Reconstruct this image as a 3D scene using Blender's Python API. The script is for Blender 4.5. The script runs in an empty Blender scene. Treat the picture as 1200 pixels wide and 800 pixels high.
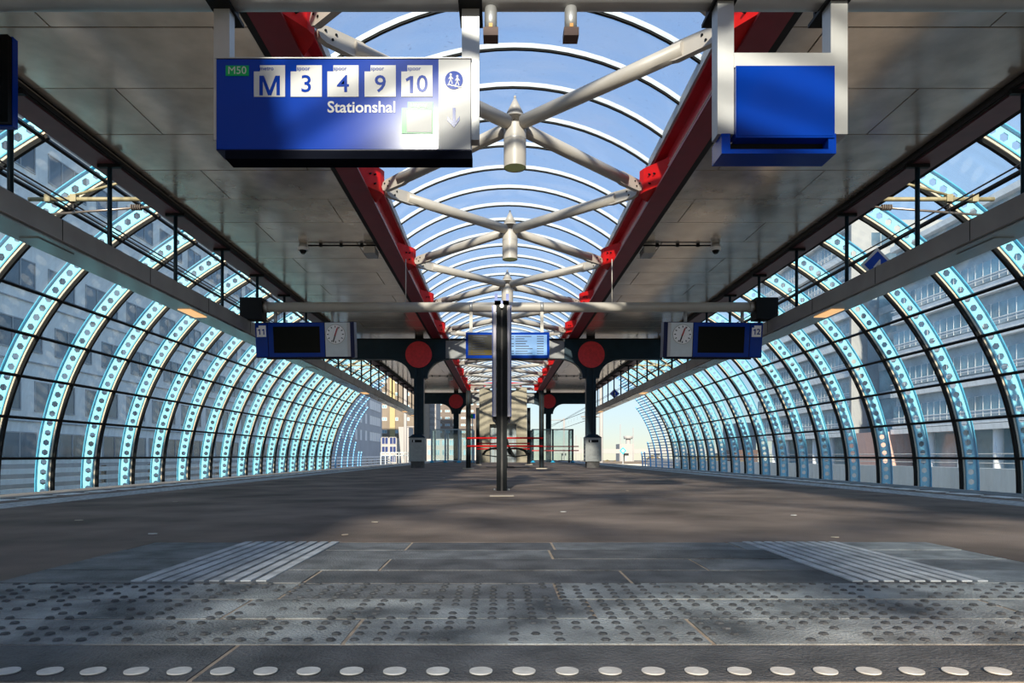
import bpy, bmesh, math, random
from mathutils import Vector, Matrix
random.seed(7)
R = math.radians
S = bpy.context.scene
C = S.collection
# ------------------------------------------------------------------ camera
CX, CZ, F = -0.2, 0.42, 800.0
cam = bpy.data.cameras.new('camera'); cam.lens = 24.0; cam.sensor_width = 36.0
cam.shift_x = 15/1200; cam.shift_y = 133.5/1200; cam.clip_start = 0.05; cam.clip_end = 3000
co = bpy.data.objects.new('camera', cam); co.location = (CX, 0, CZ); co.rotation_euler = (R(90), 0, 0)
C.objects.link(co); S.camera = co
# ------------------------------------------------------------------ sky, sun, exposure
SUN = Vector((-0.095, -1.0, 0.435)).normalized()
w = bpy.data.worlds.new('world'); S.world = w; w.use_nodes = True
nt = w.node_tree; nt.nodes.clear()
sky = nt.nodes.new('ShaderNodeTexSky'); sky.sky_type = 'NISHITA'; sky.sun_disc = False
sky.sun_elevation = math.asin(SUN.z); sky.sun_rotation = math.atan2(SUN.x, SUN.y)
sky.altitude = 1800; sky.air_density = 1.0; sky.dust_density = 0.1; sky.ozone_density = 2.0
bg = nt.nodes.new('ShaderNodeBackground'); bg.inputs['Strength'].default_value = 0.25
out = nt.nodes.new('ShaderNodeOutputWorld')
gm_ = nt.nodes.new('ShaderNodeGamma'); gm_.inputs[1].default_value = 0.72
bw = nt.nodes.new('ShaderNodeRGBToBW'); nt.links.new(sky.outputs[0], gm_.inputs[0]); nt.links.new(gm_.outputs[0], bw.inputs[0])
def mth(op, a_, v):
    n_ = nt.nodes.new('ShaderNodeMath'); n_.operation = op; nt.links.new(a_, n_.inputs[0]); n_.inputs[1].default_value = v; return n_.outputs[0]
soft = mth('POWER', mth('ADD', mth('POWER', mth('DIVIDE', bw.outputs[0], 2.2), 2.0), 1.0), 0.5)   # even soft shoulder over the whole sky
vm2 = nt.nodes.new('ShaderNodeVectorMath'); vm2.operation = 'DIVIDE'
nt.links.new(gm_.outputs[0], vm2.inputs[0]); nt.links.new(soft, vm2.inputs[1]); nt.links.new(vm2.outputs[0], bg.inputs[0]); nt.links.new(bg.outputs[0], out.inputs[0])
sl = bpy.data.lights.new('sun', 'SUN'); sl.energy = 5.6; sl.angle = R(1.8); sl.color = (1.0, 0.83, 0.62)
so = bpy.data.objects.new('sun', sl); so.rotation_euler = SUN.to_track_quat('Z', 'Y').to_euler(); so.location = (0, -30, 30)
C.objects.link(so)
S.view_settings.view_transform = 'Standard'; S.view_settings.look = 'None'; S.view_settings.gamma = 1.0
S.view_settings.use_curve_mapping = False; S.view_settings.exposure = 0.85
S.cycles.transparent_max_bounces = 24; S.cycles.max_bounces = 9; S.cycles.diffuse_bounces = 5

# ------------------------------------------------------------------ materials
MATS = {}
def mat(name, col, rough=0.6, metal=0.0, var=0.0, scale=6.0, bump=0.0, bscale=60.0, emit=None, spec=0.5, stretch=None, col2=None):
    if name in MATS: return MATS[name]
    m = bpy.data.materials.new(name); m.use_nodes = True; t = m.node_tree; b = t.nodes['Principled BSDF']
    b.inputs['Base Color'].default_value = (*col, 1); b.inputs['Roughness'].default_value = rough
    b.inputs['Metallic'].default_value = metal; b.inputs['Specular IOR Level'].default_value = spec
    if var or bump or col2:
        tc = t.nodes.new('ShaderNodeTexCoord'); mp = t.nodes.new('ShaderNodeMapping')
        mp.inputs['Scale'].default_value = stretch or (1, 1, 1)
        g = t.nodes.new('ShaderNodeNewGeometry') ; t.links.new(g.outputs['Position'], mp.inputs['Vector'])
    if var or col2:
        n = t.nodes.new('ShaderNodeTexNoise'); n.inputs['Scale'].default_value = scale; n.inputs['Detail'].default_value = 6
        t.links.new(mp.outputs[0], n.inputs['Vector'])
        r = t.nodes.new('ShaderNodeValToRGB')
        if col2: a, c = col, col2
        else: a = tuple(max(0, x*(1-var)) for x in col); c = tuple(min(1, x*(1+var)) for x in col)
        r.color_ramp.elements[0].position = 0.32; r.color_ramp.elements[0].color = (*a, 1)
        r.color_ramp.elements[1].position = 0.68; r.color_ramp.elements[1].color = (*c, 1)
        t.links.new(n.outputs['Fac'], r.inputs[0]); t.links.new(r.outputs[0], b.inputs['Base Color'])
    if bump:
        n2 = t.nodes.new('ShaderNodeTexNoise'); n2.inputs['Scale'].default_value = bscale; n2.inputs['Detail'].default_value = 4
        t.links.new(mp.outputs[0], n2.inputs['Vector'])
        bp = t.nodes.new('ShaderNodeBump'); bp.inputs['Strength'].default_value = bump; bp.inputs['Distance'].default_value = 0.02
        t.links.new(n2.outputs['Fac'], bp.inputs['Height']); t.links.new(bp.outputs[0], b.inputs['Normal'])
    if emit:
        b.inputs['Emission Color'].default_value = (*emit[0], 1); b.inputs['Emission Strength'].default_value = emit[1]
    MATS[name] = m; return m
def glass(name, tint, haze, refl=0.07, hcol=(0.8, 0.85, 0.88), stretch=(1, 1, 1), specks=0.0):
    m = bpy.data.materials.new(name); m.use_nodes = True; t = m.node_tree; t.nodes.clear()
    o = t.nodes.new('ShaderNodeOutputMaterial'); tr = t.nodes.new('ShaderNodeBsdfTransparent'); tr.inputs[0].default_value = (*tint, 1)
    gl = t.nodes.new('ShaderNodeBsdfGlossy'); gl.inputs['Roughness'].default_value = 0.04
    lw = t.nodes.new('ShaderNodeLayerWeight'); pw = t.nodes.new('ShaderNodeMath'); pw.operation = 'POWER'; pw.inputs[1].default_value = 4.0
    t.links.new(lw.outputs['Facing'], pw.inputs[0])
    fr = t.nodes.new('ShaderNodeMapRange'); fr.inputs[3].default_value = refl*0.6; fr.inputs[4].default_value = 0.45; t.links.new(pw.outputs[0], fr.inputs[0])
    m1 = t.nodes.new('ShaderNodeMixShader'); t.links.new(fr.outputs[0], m1.inputs[0]); t.links.new(tr.outputs[0], m1.inputs[1]); t.links.new(gl.outputs[0], m1.inputs[2])
    g = t.nodes.new('ShaderNodeNewGeometry'); mp = t.nodes.new('ShaderNodeMapping'); mp.inputs['Scale'].default_value = stretch
    t.links.new(g.outputs['Position'], mp.inputs['Vector'])
    n = t.nodes.new('ShaderNodeTexNoise'); n.inputs['Scale'].default_value = 1.6; n.inputs['Detail'].default_value = 7; t.links.new(mp.outputs[0], n.inputs['Vector'])
    r = t.nodes.new('ShaderNodeMapRange'); r.inputs[1].default_value = 0.3; r.inputs[2].default_value = 0.75; r.inputs[3].default_value = haze*0.35; r.inputs[4].default_value = haze*1.6
    t.links.new(n.outputs['Fac'], r.inputs[0])
    df = t.nodes.new('ShaderNodeBsdfDiffuse'); df.inputs[0].default_value = (*hcol, 1)
    tl = t.nodes.new('ShaderNodeBsdfTranslucent'); tl.inputs[0].default_value = (*hcol, 1)
    md = t.nodes.new('ShaderNodeMixShader'); md.inputs[0].default_value = 0.5; t.links.new(df.outputs[0], md.inputs[1]); t.links.new(tl.outputs[0], md.inputs[2])
    m2 = t.nodes.new('ShaderNodeMixShader'); t.links.new(r.outputs[0], m2.inputs[0]); t.links.new(m1.outputs[0], m2.inputs[1]); t.links.new(md.outputs[0], m2.inputs[2])
    last = m2
    if specks:
        n3 = t.nodes.new('ShaderNodeTexNoise'); n3.inputs['Scale'].default_value = 15; n3.inputs['Detail'].default_value = 8; n3.inputs['Roughness'].default_value = 0.75
        t.links.new(g.outputs['Position'], n3.inputs['Vector'])
        r3 = t.nodes.new('ShaderNodeMapRange'); r3.inputs[1].default_value = 0.6; r3.inputs[2].default_value = 0.72; r3.inputs[3].default_value = 0; r3.inputs[4].default_value = specks
        t.links.new(n3.outputs['Fac'], r3.inputs[0])
        dd = t.nodes.new('ShaderNodeBsdfDiffuse'); dd.inputs[0].default_value = (0.10, 0.12, 0.14, 1)
        m3 = t.nodes.new('ShaderNodeMixShader'); t.links.new(r3.outputs[0], m3.inputs[0]); t.links.new(m2.outputs[0], m3.inputs[1]); t.links.new(dd.outputs[0], m3.inputs[2]); last = m3
    t.links.new(last.outputs[0], o.inputs[0]); MATS[name] = m; return m

asphalt = mat('asphalt', (0.235, 0.178, 0.145), 0.8, var=0.45, scale=1.3, bump=0.6, bscale=160, spec=0.3)
stone = [mat('stone_%s' % i, c, 0.62, var=0.4, scale=7, bump=0.5, bscale=110, spec=0.35) for i, c in (('dark', (0.105, 0.104, 0.107)), ('mid', (0.165, 0.168, 0.172)), ('pale', (0.25, 0.265, 0.272)))]
stone_worn = mat('stone_worn', (0.09, 0.095, 0.098), 0.65, scale=4.5, col2=(0.46, 0.475, 0.47), bump=0.6, bscale=120)
stud_m = mat('stud_rubber', (0.07, 0.07, 0.073), 0.7, var=0.4, scale=30)
white_dot = mat('white_inlay', (0.62, 0.60, 0.57), 0.6, var=0.12, scale=40)
marker_w = mat('marker_white', (0.85, 0.85, 0.84), 0.6, var=0.1, scale=20)
tact = mat('tactile_grey', (0.50, 0.51, 0.52), 0.75, var=0.3, scale=8)
joint = mat('joint_sand', (0.42, 0.33, 0.25), 0.9, var=0.3, scale=20)
panel_m = mat('ceiling_panel', (0.84, 0.745, 0.63), 0.19, 0.68, var=0.2, scale=2.2, bump=0.06, bscale=5)
dark_gap = mat('dark_void', (0.012, 0.011, 0.011), 0.8)
roof_m = mat('roof_deck', (0.03, 0.03, 0.03), 0.9, var=0.2)
matt_black = mat('matt_black', (0.006, 0.007, 0.012), 0.9, spec=0.0)
infill_m = mat('brushed_infill', (0.24, 0.24, 0.235), 0.6, var=0.1, scale=2)
flange_m = mat('flange_maroon', (0.22, 0.012, 0.024), 0.45, var=0.12, scale=4)
edge_red = mat('edge_beam_maroon', (0.12, 0.048, 0.058), 0.5, var=0.15, scale=4)
red = mat('red_paint', (0.50, 0.010, 0.022), 0.3, var=0.12, scale=3)
redb = mat('red_bright', (0.62, 0.010, 0.010), 0.5, var=0.1, scale=5, spec=0.2)
disc_red = mat('disc_red', (0.72, 0.035, 0.045), 0.6, var=0.12, scale=14)
white_p = mat('white_paint', (0.47, 0.425, 0.37), 0.42, var=0.07, scale=3)
rib_w = mat('rib_white', (0.42, 0.46, 0.49), 0.5, var=0.1, scale=12)
black = mat('black_paint', (0.006, 0.007, 0.008), 0.5, spec=0.15)
blue_dark = mat('dark_blue_steel', (0.010, 0.028, 0.042), 0.4, spec=0.15, var=0.2, scale=3)
cyan = mat('cyan_paint', (0.05, 0.36, 0.56), 0.35, var=0.08, scale=3)
web_sunlit_m = mat('rib_web_sunlit', (0.22, 0.58, 0.74), 0.3, var=0.08, scale=3)  # same paint as the flanges, lightened to carry sunlight in the colour
cyan_d = mat('blue_lattice', (0.10, 0.36, 0.66), 0.45, var=0.1, scale=5)
tan = mat('tan_trim_highlight', (0.55, 0.46, 0.35), 0.5)
alu = mat('aluminium', (0.42, 0.415, 0.405), 0.42, 0.5, var=0.08, scale=4)
chan_m = mat('channel_aluminium', (0.34, 0.33, 0.325), 0.42, 0.5, var=0.1, scale=2)
chan_u = mat('channel_cover', (0.33, 0.36, 0.36), 0.25, 0.75, var=0.1, scale=2)
lamp_warm = mat('lamp_warm', (0.7, 0.55, 0.35), 0.4, emit=((1.0, 0.55, 0.22), 0.5))
sign_blue = mat('sign_blue', (0.002, 0.036, 0.30), 0.12, var=0.05, scale=3, spec=0.16)
sign_navy = mat('sign_navy', (0.002, 0.008, 0.06), 0.3, spec=0.15)
sign_white = mat('sign_white', (0.52, 0.51, 0.50), 0.3, spec=0.15)
sign_green = mat('sign_green', (0.01, 0.33, 0.09), 0.25, spec=0.15)
screen_blk = mat('screen_black', (0.002, 0.003, 0.003), 0.25, spec=0.08)
screen_dim = mat('screen_dim', (0.02, 0.02, 0.018), 0.5, spec=0.1, emit=((0.30, 0.28, 0.22), 0.06))
screen_yel = mat('screen_yellow', (0.04, 0.03, 0.01), 0.5, spec=0.1, emit=((0.5, 0.36, 0.08), 0.10))
screen_lit = mat('screen_lit', (0.10, 0.2, 0.36), 0.3, emit=((0.16, 0.36, 0.66), 0.35))
text_dark = mat('text_dark', (0.01, 0.015, 0.04), 0.5)
grey_panel = mat('grey_panel', (0.62, 0.67, 0.70), 0.4, var=0.05)
clock_w = mat('clock_white', (0.92, 0.92, 0.94), 0.4)
hand_red = mat('hand_red', (0.45, 0.02, 0.03), 0.5)
concrete = mat('concrete', (0.33, 0.285, 0.205), 0.85, var=0.3, scale=1.2, bump=0.3, bscale=8, stretch=(1, 1, 0.35))
bin_m = mat('bin_metal', (0.33, 0.335, 0.325), 0.45, 0.2, var=0.08, scale=8)
bin_base = mat('bin_base', (0.10, 0.09, 0.085), 0.7, var=0.3, scale=10)
board_b = mat('board_blue', (0.10, 0.12, 0.28), 0.4, 0.3)
board_w = mat('board_edge', (0.46, 0.42, 0.47), 0.4, 0.3)
cat_m = mat('catenary_tube', (0.22, 0.21, 0.13), 0.55, var=0.3, scale=9)
wire_m = mat('wire_dark', (0.02, 0.02, 0.02), 0.5)
rust = mat('rust_brown', (0.10, 0.05, 0.035), 0.6)
orange = mat('orange_tag', (0.7, 0.3, 0.03), 0.5)
lens = mat('lamp_lens', (0.75, 0.85, 0.28), 0.3)
bluedisc = mat('foot_blue', (0.03, 0.45, 0.75), 0.5)
frame_pale = mat('frame_pale', (0.45, 0.55, 0.60), 0.4)
ballast = mat('ballast', (0.20, 0.18, 0.16), 0.95, var=0.5, scale=12, bump=1.0, bscale=14)
steel = mat('rail_steel', (0.30, 0.27, 0.25), 0.35, 0.8)
ground_m = mat('ground', (0.14, 0.13, 0.11), 0.95, var=0.4, scale=0.05)
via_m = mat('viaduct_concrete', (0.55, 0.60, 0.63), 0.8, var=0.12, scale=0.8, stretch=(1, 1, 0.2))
via_d = mat('viaduct_dark', (0.38, 0.41, 0.41), 0.85, var=0.18, scale=0.6)  # darker grey concrete than the parapet band
facade_grey = mat('facade_grey', (0.82, 0.86, 0.86), 0.75, var=0.07, scale=0.5, stretch=(1, 6, 0.6))
facade_pale = mat('facade_pale', (0.50, 0.51, 0.54), 0.8, var=0.06, scale=0.3)
win_glass = mat('window_glass', (0.07, 0.12, 0.17), 0.12, 0.0, var=0.5, scale=0.35, spec=0.5)
win_teal = mat('window_teal', (0.20, 0.36, 0.46), 0.12, 0.0, var=0.4, scale=0.4, spec=0.6)
win_frame = mat('window_frame', (0.30, 0.34, 0.38), 0.5)
win_white = mat('window_white', (0.40, 0.42, 0.44), 0.4)
win_pale = mat('window_pale', (0.88, 0.90, 0.93), 0.4)
off_white = mat('office_white', (0.93, 0.94, 0.95), 0.6, var=0.05, scale=0.6)
off_grey = mat('office_spandrel', (0.36, 0.46, 0.54), 0.3, var=0.2, scale=0.5)
pink = mat('pink_brick', (0.62, 0.38, 0.32), 0.85, var=0.1)
beige = mat('tower_beige', (0.17, 0.15, 0.125), 0.85, var=0.15, scale=0.3)
yellow_p = mat('tower_yellow', (0.34, 0.30, 0.16), 0.8, var=0.1)
brickgrey = mat('tower_greybrick', (0.135, 0.12, 0.11), 0.85, var=0.15, scale=0.2)
pure_white = mat('far_white', (0.30, 0.31, 0.325), 0.7)
navy_glass = mat('navy_glass', (0.03, 0.05, 0.16), 0.15)
leafy = mat('dry_scrub', (0.13, 0.105, 0.05), 0.95, var=0.5, scale=2)
glass_side = glass('glass_side', (0.86, 0.95, 0.98), 0.17, hcol=(0.80, 0.91, 0.95), stretch=(1.2, 3.0, 0.5))
glass_roof = glass('glass_roof', (0.70, 0.82, 0.95), 0.15, hcol=(0.75, 0.83, 0.92), stretch=(0.7, 1.6, 1), specks=0.5)  # dirt haze, raised to paint whitish reflection streaks as well
glass_clear = glass('glass_shelter', (0.82, 0.90, 0.90), 0.06)

# ------------------------------------------------------------------ mesh helpers
class MB:
    def __init__(s): s.v = []; s.f = []; s.m = []; s.sm = []; s.mats = []
    def mi(s, m):
        if m not in s.mats: s.mats.append(m)
        return s.mats.index(m)
    def add(s, vs, fs, m, smooth=False):
        o = len(s.v); s.v += [tuple(v) for v in vs]; k = s.mi(m)
        for f in fs: s.f.append(tuple(i+o for i in f)); s.m.append(k); s.sm.append(smooth)
        return s
    def box(s, x0, x1, y0, y1, z0, z1, m):
        vs = [(x, y, z) for x in (x0, x1) for y in (y0, y1) for z in (z0, z1)]
        return s.add(vs, [(0, 1, 3, 2), (4, 6, 7, 5), (0, 4, 5, 1), (2, 3, 7, 6), (0, 2, 6, 4), (1, 5, 7, 3)], m)
    def cyl(s, a, b, r, m, n=12, r2=None, caps=True):
        a = Vector(a); b = Vector(b); r2 = r if r2 is None else r2; d = (b-a).normalized()
        u = d.orthogonal().normalized(); v = d.cross(u); vs = []
        for k in range(n):
            t = 2*math.pi*k/n; e = u*math.cos(t)+v*math.sin(t); vs += [a+e*r, b+e*r2]
        s.add(vs, [(2*k, 2*((k+1) % n), 2*((k+1) % n)+1, 2*k+1) for k in range(n)], m, True)
        if caps:
            o = len(s.v)-2*n; k = s.mi(m)
            s.f.append(tuple(o+2*i for i in reversed(range(n)))); s.m.append(k); s.sm.append(False)
            s.f.append(tuple(o+2*i+1 for i in range(n))); s.m.append(k); s.sm.append(False)
        return s
    def tube(s, pts, r, m, n=8):
        for a, b in zip(pts, pts[1:]): s.cyl(a, b, r, m, n)
        return s
    def prism(s, poly, plane, a, b, m):
        # poly in plane 'xy','xz','yz', extruded along the third axis from a to b
        def p(u, v, t): return {'xy': (u, v, t), 'xz': (u, t, v), 'yz': (t, u, v)}[plane]
        n = len(poly); vs = [p(u, v, a) for u, v in poly]+[p(u, v, b) for u, v in poly]
        fs = [tuple(reversed(range(n))), tuple(range(n, 2*n))]+[(i, (i+1) % n, n+(i+1) % n, n+i) for i in range(n)]
        return s.add(vs, fs, m)
    def mesh(s, name):
        me = bpy.data.meshes.new(name); me.from_pydata(s.v, [], s.f)
        for m in s.mats: me.materials.append(m)
        me.polygons.foreach_set('material_index', s.m); me.polygons.foreach_set('use_smooth', s.sm)
        bm = bmesh.new(); bm.from_mesh(me); bmesh.ops.recalc_face_normals(bm, faces=bm.faces); bm.to_mesh(me); bm.free()
        me.update(); return me
    def build(s, name, parent=None, loc=None, rot=None): return link(name, s.mesh(name), parent, loc, rot)
def link(name, me, parent=None, loc=None, rot=None):
    o = bpy.data.objects.new(name, me); C.objects.link(o)
    if loc is not None: o.location = loc
    if rot is not None: o.rotation_euler = rot
    if parent is not None: o.parent = parent
    return o
def tag(o, label=None, cat=None, group=None, kind=None):
    if label: o['label'] = label
    if cat: o['category'] = cat
    if group: o['group'] = group
    if kind: o['kind'] = kind
    return o
def thing(name, label=None, cat=None, loc=(0, 0, 0), group=None, kind=None):
    return tag(link(name, None, None, loc), label, cat, group, kind)
def B(x0, x1, y0, y1, z0, z1, m): return MB().box(x0, x1, y0, y1, z0, z1, m)
def P(u, v, D): return Vector((CX+(u-585)*D/F, D, CZ+(533.5-v)*D/F))   # a photo pixel at a known distance from the camera
def text(s, size, m, bold=0.0, ext=0.0006, align='CENTER', sx=1.0):
    cu = bpy.data.curves.new('t', 'FONT'); cu.body = s; cu.size = size; cu.offset = bold; cu.extrude = ext
    cu.align_x = align; cu.align_y = 'CENTER'; cu.resolution_u = 3
    o = bpy.data.objects.new('t', cu); C.objects.link(o)
    bpy.context.view_layer.update()
    me = bpy.data.meshes.new_from_object(o.evaluated_get(bpy.context.evaluated_depsgraph_get()))
    bpy.data.objects.remove(o); bpy.data.curves.remove(cu)
    me.materials.clear(); me.materials.append(m)
    me.transform(Matrix.Diagonal((sx, 1, 1, 1)))
    return me
UP = (R(90), 0, 0)
def glyph_one(h, m_, y0=-.0008, y1=.0008):
    return MB().prism([(h*a, h*b) for a, b in ((-.02, -.5), (.17, -.5), (.17, .5), (.0, .5), (-.27, .33), (-.22, .18), (-.02, .29))], 'xz', y0, y1, m_).mesh('lettering')
def put_text(s, size, m, parent, loc, bold=0.0, name='lettering', align='CENTER', sx=1.0):
    return link(name, text(s, size, m, bold, align=align, sx=sx), parent, loc, UP)
ROOF0, ROOF1, NODE0, BAY = -12.05, 46.2, 6.65, 4.05
SIDES = ((-1, 'grey panelled building side'), (1, 'white banded office side'))

# ------------------------------------------------------------------ platform floor
fl = thing('floor', kind='structure')
HW = 5.5
m = MB()
m.box(-HW, -1.87, -14, 62, -0.9, 0, asphalt); m.box(1.87, HW, -14, 62, -0.9, 0, asphalt)
m.box(-1.87, 1.87, 3.31, 62, -0.9, 0, asphalt); m.box(-1.87, 1.87, 1.27, 3.31, -0.9, -0.003, joint)
m.build('asphalt_surface', fl)
rows = [1.27, 1.52, 1.76, 2.0, 2.25, 2.50, 2.77, 3.04, 3.31]
cuts = [[-1.87, -0.78, 0.98, 1.87], [-1.87, -0.55, 0.28, 1.87], [-1.87, -0.92, 0.05, 1.2, 1.87], [-1.87, -0.85, -0.02, 1.87],
        [-1.87, -0.85, 0.24, 1.35, 1.87], [-1.87, -0.64, 0.57, 1.87], [-1.87, -1.0, 0.02, 1.1, 1.87], [-1.87, -0.62, 0.05, 0.9, 1.87]]
kinds = [[0, 0, 0], [3, 3, 3], [3, 3, 3, 3], [3, 1, 3], [1, 0, 0, 2], [1, 0, 1], [1, 1, 0, 2], [1, 0, 1, 2]]
for i, (y0, y1) in enumerate(zip(rows, rows[1:])):
    for j, (x0, x1) in enumerate(zip(cuts[i], cuts[i][1:])):
        k = kinds[i][j]; mm = stone_worn if k == 3 else stone[k]
        g = 0.0055; dz = random.uniform(-0.0015, 0.0015)
        B(x0+g, x1-g, y0+g, y1-g, -0.05, dz, mm).build('paving_slab', fl)
# worn studs on the tactile slabs (too many to pick apart one by one)
m = MB()
def stud(mb, x, y, r=0.0125, z=0.004, sm=None):
    vs = [(x+r*math.cos(t*math.pi/3), y+r*math.sin(t*math.pi/3), 0.0) for t in range(6)]+[(x+r*.7*math.cos(t*math.pi/3), y+r*.7*math.sin(t*math.pi/3), z) for t in range(6)]
    mb.add(vs, [(5, 4, 3, 2, 1, 0), (6, 7, 8, 9, 10, 11)]+[(t, (t+1) % 6, 6+(t+1) % 6, 6+t) for t in range(6)], sm or stud_m)
y = 1.555
while y < 2.24:
    x = -1.83
    while x < 1.84:
        if random.random() > 0.10+0.35*(0.5+0.5*math.sin(2.1*x+1.3)*math.cos(5*y)): stud(m, x+random.uniform(-.002, .002), y)
        x += 0.052
    y += 0.052
tag(m.build('tactile_stud', fl), kind='stuff')
# ribbed guide strips along the walking line on both sides of the stair head
for s in (-1, 1):
    for k in range(9):
        x = s*1.2+(k-4)*0.052
        B(x-0.017, x+0.017, 2.27, 3.30, 0.0, 0.005, tact).build('guide_rib', fl)
dot_me = MB().cyl((0, 0, 0), (0, 0, 0.003), 0.0225, white_dot, 24).mesh('nosing_dot')
x = CX-0.955
while x < 1.02:
    link('nosing_dot', dot_me, fl, (x, 1.325, 0.0005)); x += 0.0836
# stair treads going down under the camera
for k in range(6):
    B(-1.85, 1.85, 1.26-0.30*(k+1), 1.27-0.30*k, -0.9-0.17*k if k < 1 else -0.17*(k+1)-0.3, -0.17*(k+1), stone[0]).build('stair_tread', fl)
# platform edge: stone border, white markers, ribbed grey strip
mark_me = B(-0.09, 0.09, -0.17, 0.17, 0, 0.006, marker_w).mesh('edge_marker')
for s in (-1, 1):
    m = B(min(s*5.0, s*HW), max(s*5.0, s*HW), 0, 61, 0.0, 0.004, stone[1]); m.build('edge_border', fl)
    B(min(s*4.12, s*4.5), max(s*4.12, s*4.5), 0, 61, 0.0, 0.005, tact).build('tactile_strip', fl)
    for k in range(104):
        link('edge_marker', mark_me, fl, (s*4.84, 3.0+0.55*k, 0.001))
m = MB()
for s in (-1, 1):
    yy = 3.0
    while yy < 24:
        for q in range(3): stud(m, s*(4.2+0.11*q), yy, 0.022, 0.006, stone[2])
        yy += 0.11
tag(m.build('tactile_stud', fl), kind='stuff')
for (u, v) in ((92, 610), (178, 626), (735, 575), (930, 604), (980, 630), (205, 588), (440, 612), (660, 600), (405, 627), (520, 560)):
    D = CZ*F/(v-533.5); p = P(u, v, D); a = random.uniform(0, 3)
    m = MB(); m.prism([(0.03*math.cos(t)*random.uniform(.5, 1), 0.02*math.sin(t)*random.uniform(.6, 1)) for t in (0, 1.2, 2.4, 3.6, 5.0)], 'xy', 0, 0.004, random.choice([tan, white_dot, joint]))
    tag(m.build('litter_scrap', None, (p.x, p.y, 0.002), (0, 0, a)), 'tiny scrap of litter lying on the dark asphalt platform', 'litter', 'litter scraps on the platform')

# ------------------------------------------------------------------ tracks, ground
gr = B(-260, 260, -60, 900, -6.4, -6, ground_m).build('ground'); tag(gr, kind='structure')
for s, nm in SIDES:
    o = B(min(s*5.55, s*12.6), max(s*5.55, s*12.6), -30, 160, -1.9, -1.05, ballast).build('trackbed'); tag(o, kind='structure')
    B(min(s*12.0, s*12.6), max(s*12.0, s*12.6), -30, 61, -1.05, -0.95, via_d).build('deck_kerb', o)
    for q in (-0.76, 0.76):
        x = s*7.35+q
        B(x-0.035, x+0.035, -30, 160, -1.05, -0.88, steel).build('rail', o)

# ------------------------------------------------------------------ ceilings
for s, nm in SIDES:
    ce = thing('ceiling', kind='structure')
    B(min(s*2.52, s*5.54), max(s*2.52, s*5.54), ROOF0, ROOF1, 4.61, 4.95, roof_m).build('roof_deck', ce)
    B(min(s*5.50, s*5.545), max(s*5.50, s*5.545), ROOF0, ROOF1, 4.50, 4.61, dark_gap).build('gap_shade_strip', ce)  # near-black strips paint the shade in the grooves beside the panels
    B(min(s*2.503, s*2.60), max(s*2.503, s*2.60), ROOF0, ROOF1, 4.50, 4.61, dark_gap).build('gap_shade_strip', ce)
    P1 = B(0.006, 1.102, 0, 1, 0, 0.035, panel_m)
    y = 6.62-1.108*17; k = 0
    while y < ROOF1-0.3:
        sp = (2.60, 4.55, 5.49) if k % 2 == 0 else (2.60, 2.98, 5.49)
        for a, b in zip(sp, sp[1:]):
            x0, x1 = sorted((s*a, s*b))
            B(x0+0.008, x1-0.008, max(y+0.009, ROOF0), min(y+1.099, ROOF1), 4.57+random.uniform(0, .002), 4.605, panel_m).build('ceiling_panel', ce)
        y += 1.108; k += 1
    # maroon edge beam
    eb = thing('edge_beam', 'long dark maroon beam along the roof edge, %s' % nm, 'beam', (s*5.72, 0, 4.47))
    B(min(s*-.16, s*.18), max(s*-.16, s*.18), ROOF0, ROOF1, 0, 0.45, edge_red).build('beam_body', eb)
    B(min(s*-.20, s*-.165), max(s*-.20, s*-.165), ROOF0, ROOF1, 0.02, 0.1, dark_gap).build('drip_strip', eb)
    MB().cyl((s*-.235, ROOF0, 0.045), (s*-.235, ROOF1, 0.045), 0.028, dark_gap, 8).build('cable_pipe', eb)
    # red skylight beam
    rb = thing('roof_beam', 'long red steel beam edging the skylight, %s' % nm, 'beam', (s*2.35, 0, 4.47))
    B(-0.16, 0.15, ROOF0, ROOF1, 0, 0.03, flange_m).build('bottom_flange', rb)
    B(-0.02, 0.02, ROOF0, ROOF1, 0.03, 0.47, red).build('web', rb)
    B(-0.15, 0.15, ROOF0, ROOF1, 0.47, 0.5, red).build('top_flange', rb)
    B(min(s*-.03, s*-.02), max(s*-.03, s*-.02), ROOF0, ROOF1, 0.27, 0.285, tan).build('web_trim', rb)
    gm = MB()
    gm.prism([(s*-.02, -.52), (s*-.31, -.11), (s*-.35, 0), (s*-.31, .11), (s*-.02, .52)], 'xy', 0.035, 0.40, redb)
    for q in ((-.30, .3), (-.22, .18), (-.22, .32)):
        gm.cyl((s*(-.175-.71*(q[0]+.3)), q[0]-.0, q[1]-.06), (s*(-.205-.71*(q[0]+.3)), q[0]-.02, q[1]-.06), 0.014, black, 6)
    gm = gm.mesh('gusset')
    for k in range(-4, 10): link('gusset', gm, rb, (0, NODE0+BAY*k, 0))
# ------------------------------------------------------------------ skylight
sk = thing('window_1', kind='structure')
RV, ZC = 3.68, 2.13; HA = math.asin(2.2/RV)
def arcpts(r, n=20): return [(r*math.sin(-HA+2*HA*k/n), ZC+r*math.cos(-HA+2*HA*k/n)) for k in range(n+1)]
ribm = MB(); pi, po = arcpts(RV-0.032), arcpts(RV+0.03); n = 20
vs = [(x, -0.035, z) for x, z in pi]+[(x, 0.035, z) for x, z in pi]+[(x, -0.035, z) for x, z in po]+[(x, 0.035, z) for x, z in po]; q = n+1
ribm.add(vs, [(k, k+1, 2*q+k+1, 2*q+k) for k in range(n)]+[(q+k, 3*q+k, 3*q+k+1, q+k+1) for k in range(n)]+[(2*q+k, 2*q+k+1, 3*q+k+1, 3*q+k) for k in range(n)], rib_w)
ribm.add(vs, [(k, q+k, q+k+1, k+1) for k in range(n)], black)
pb = arcpts(RV-0.046)
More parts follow.
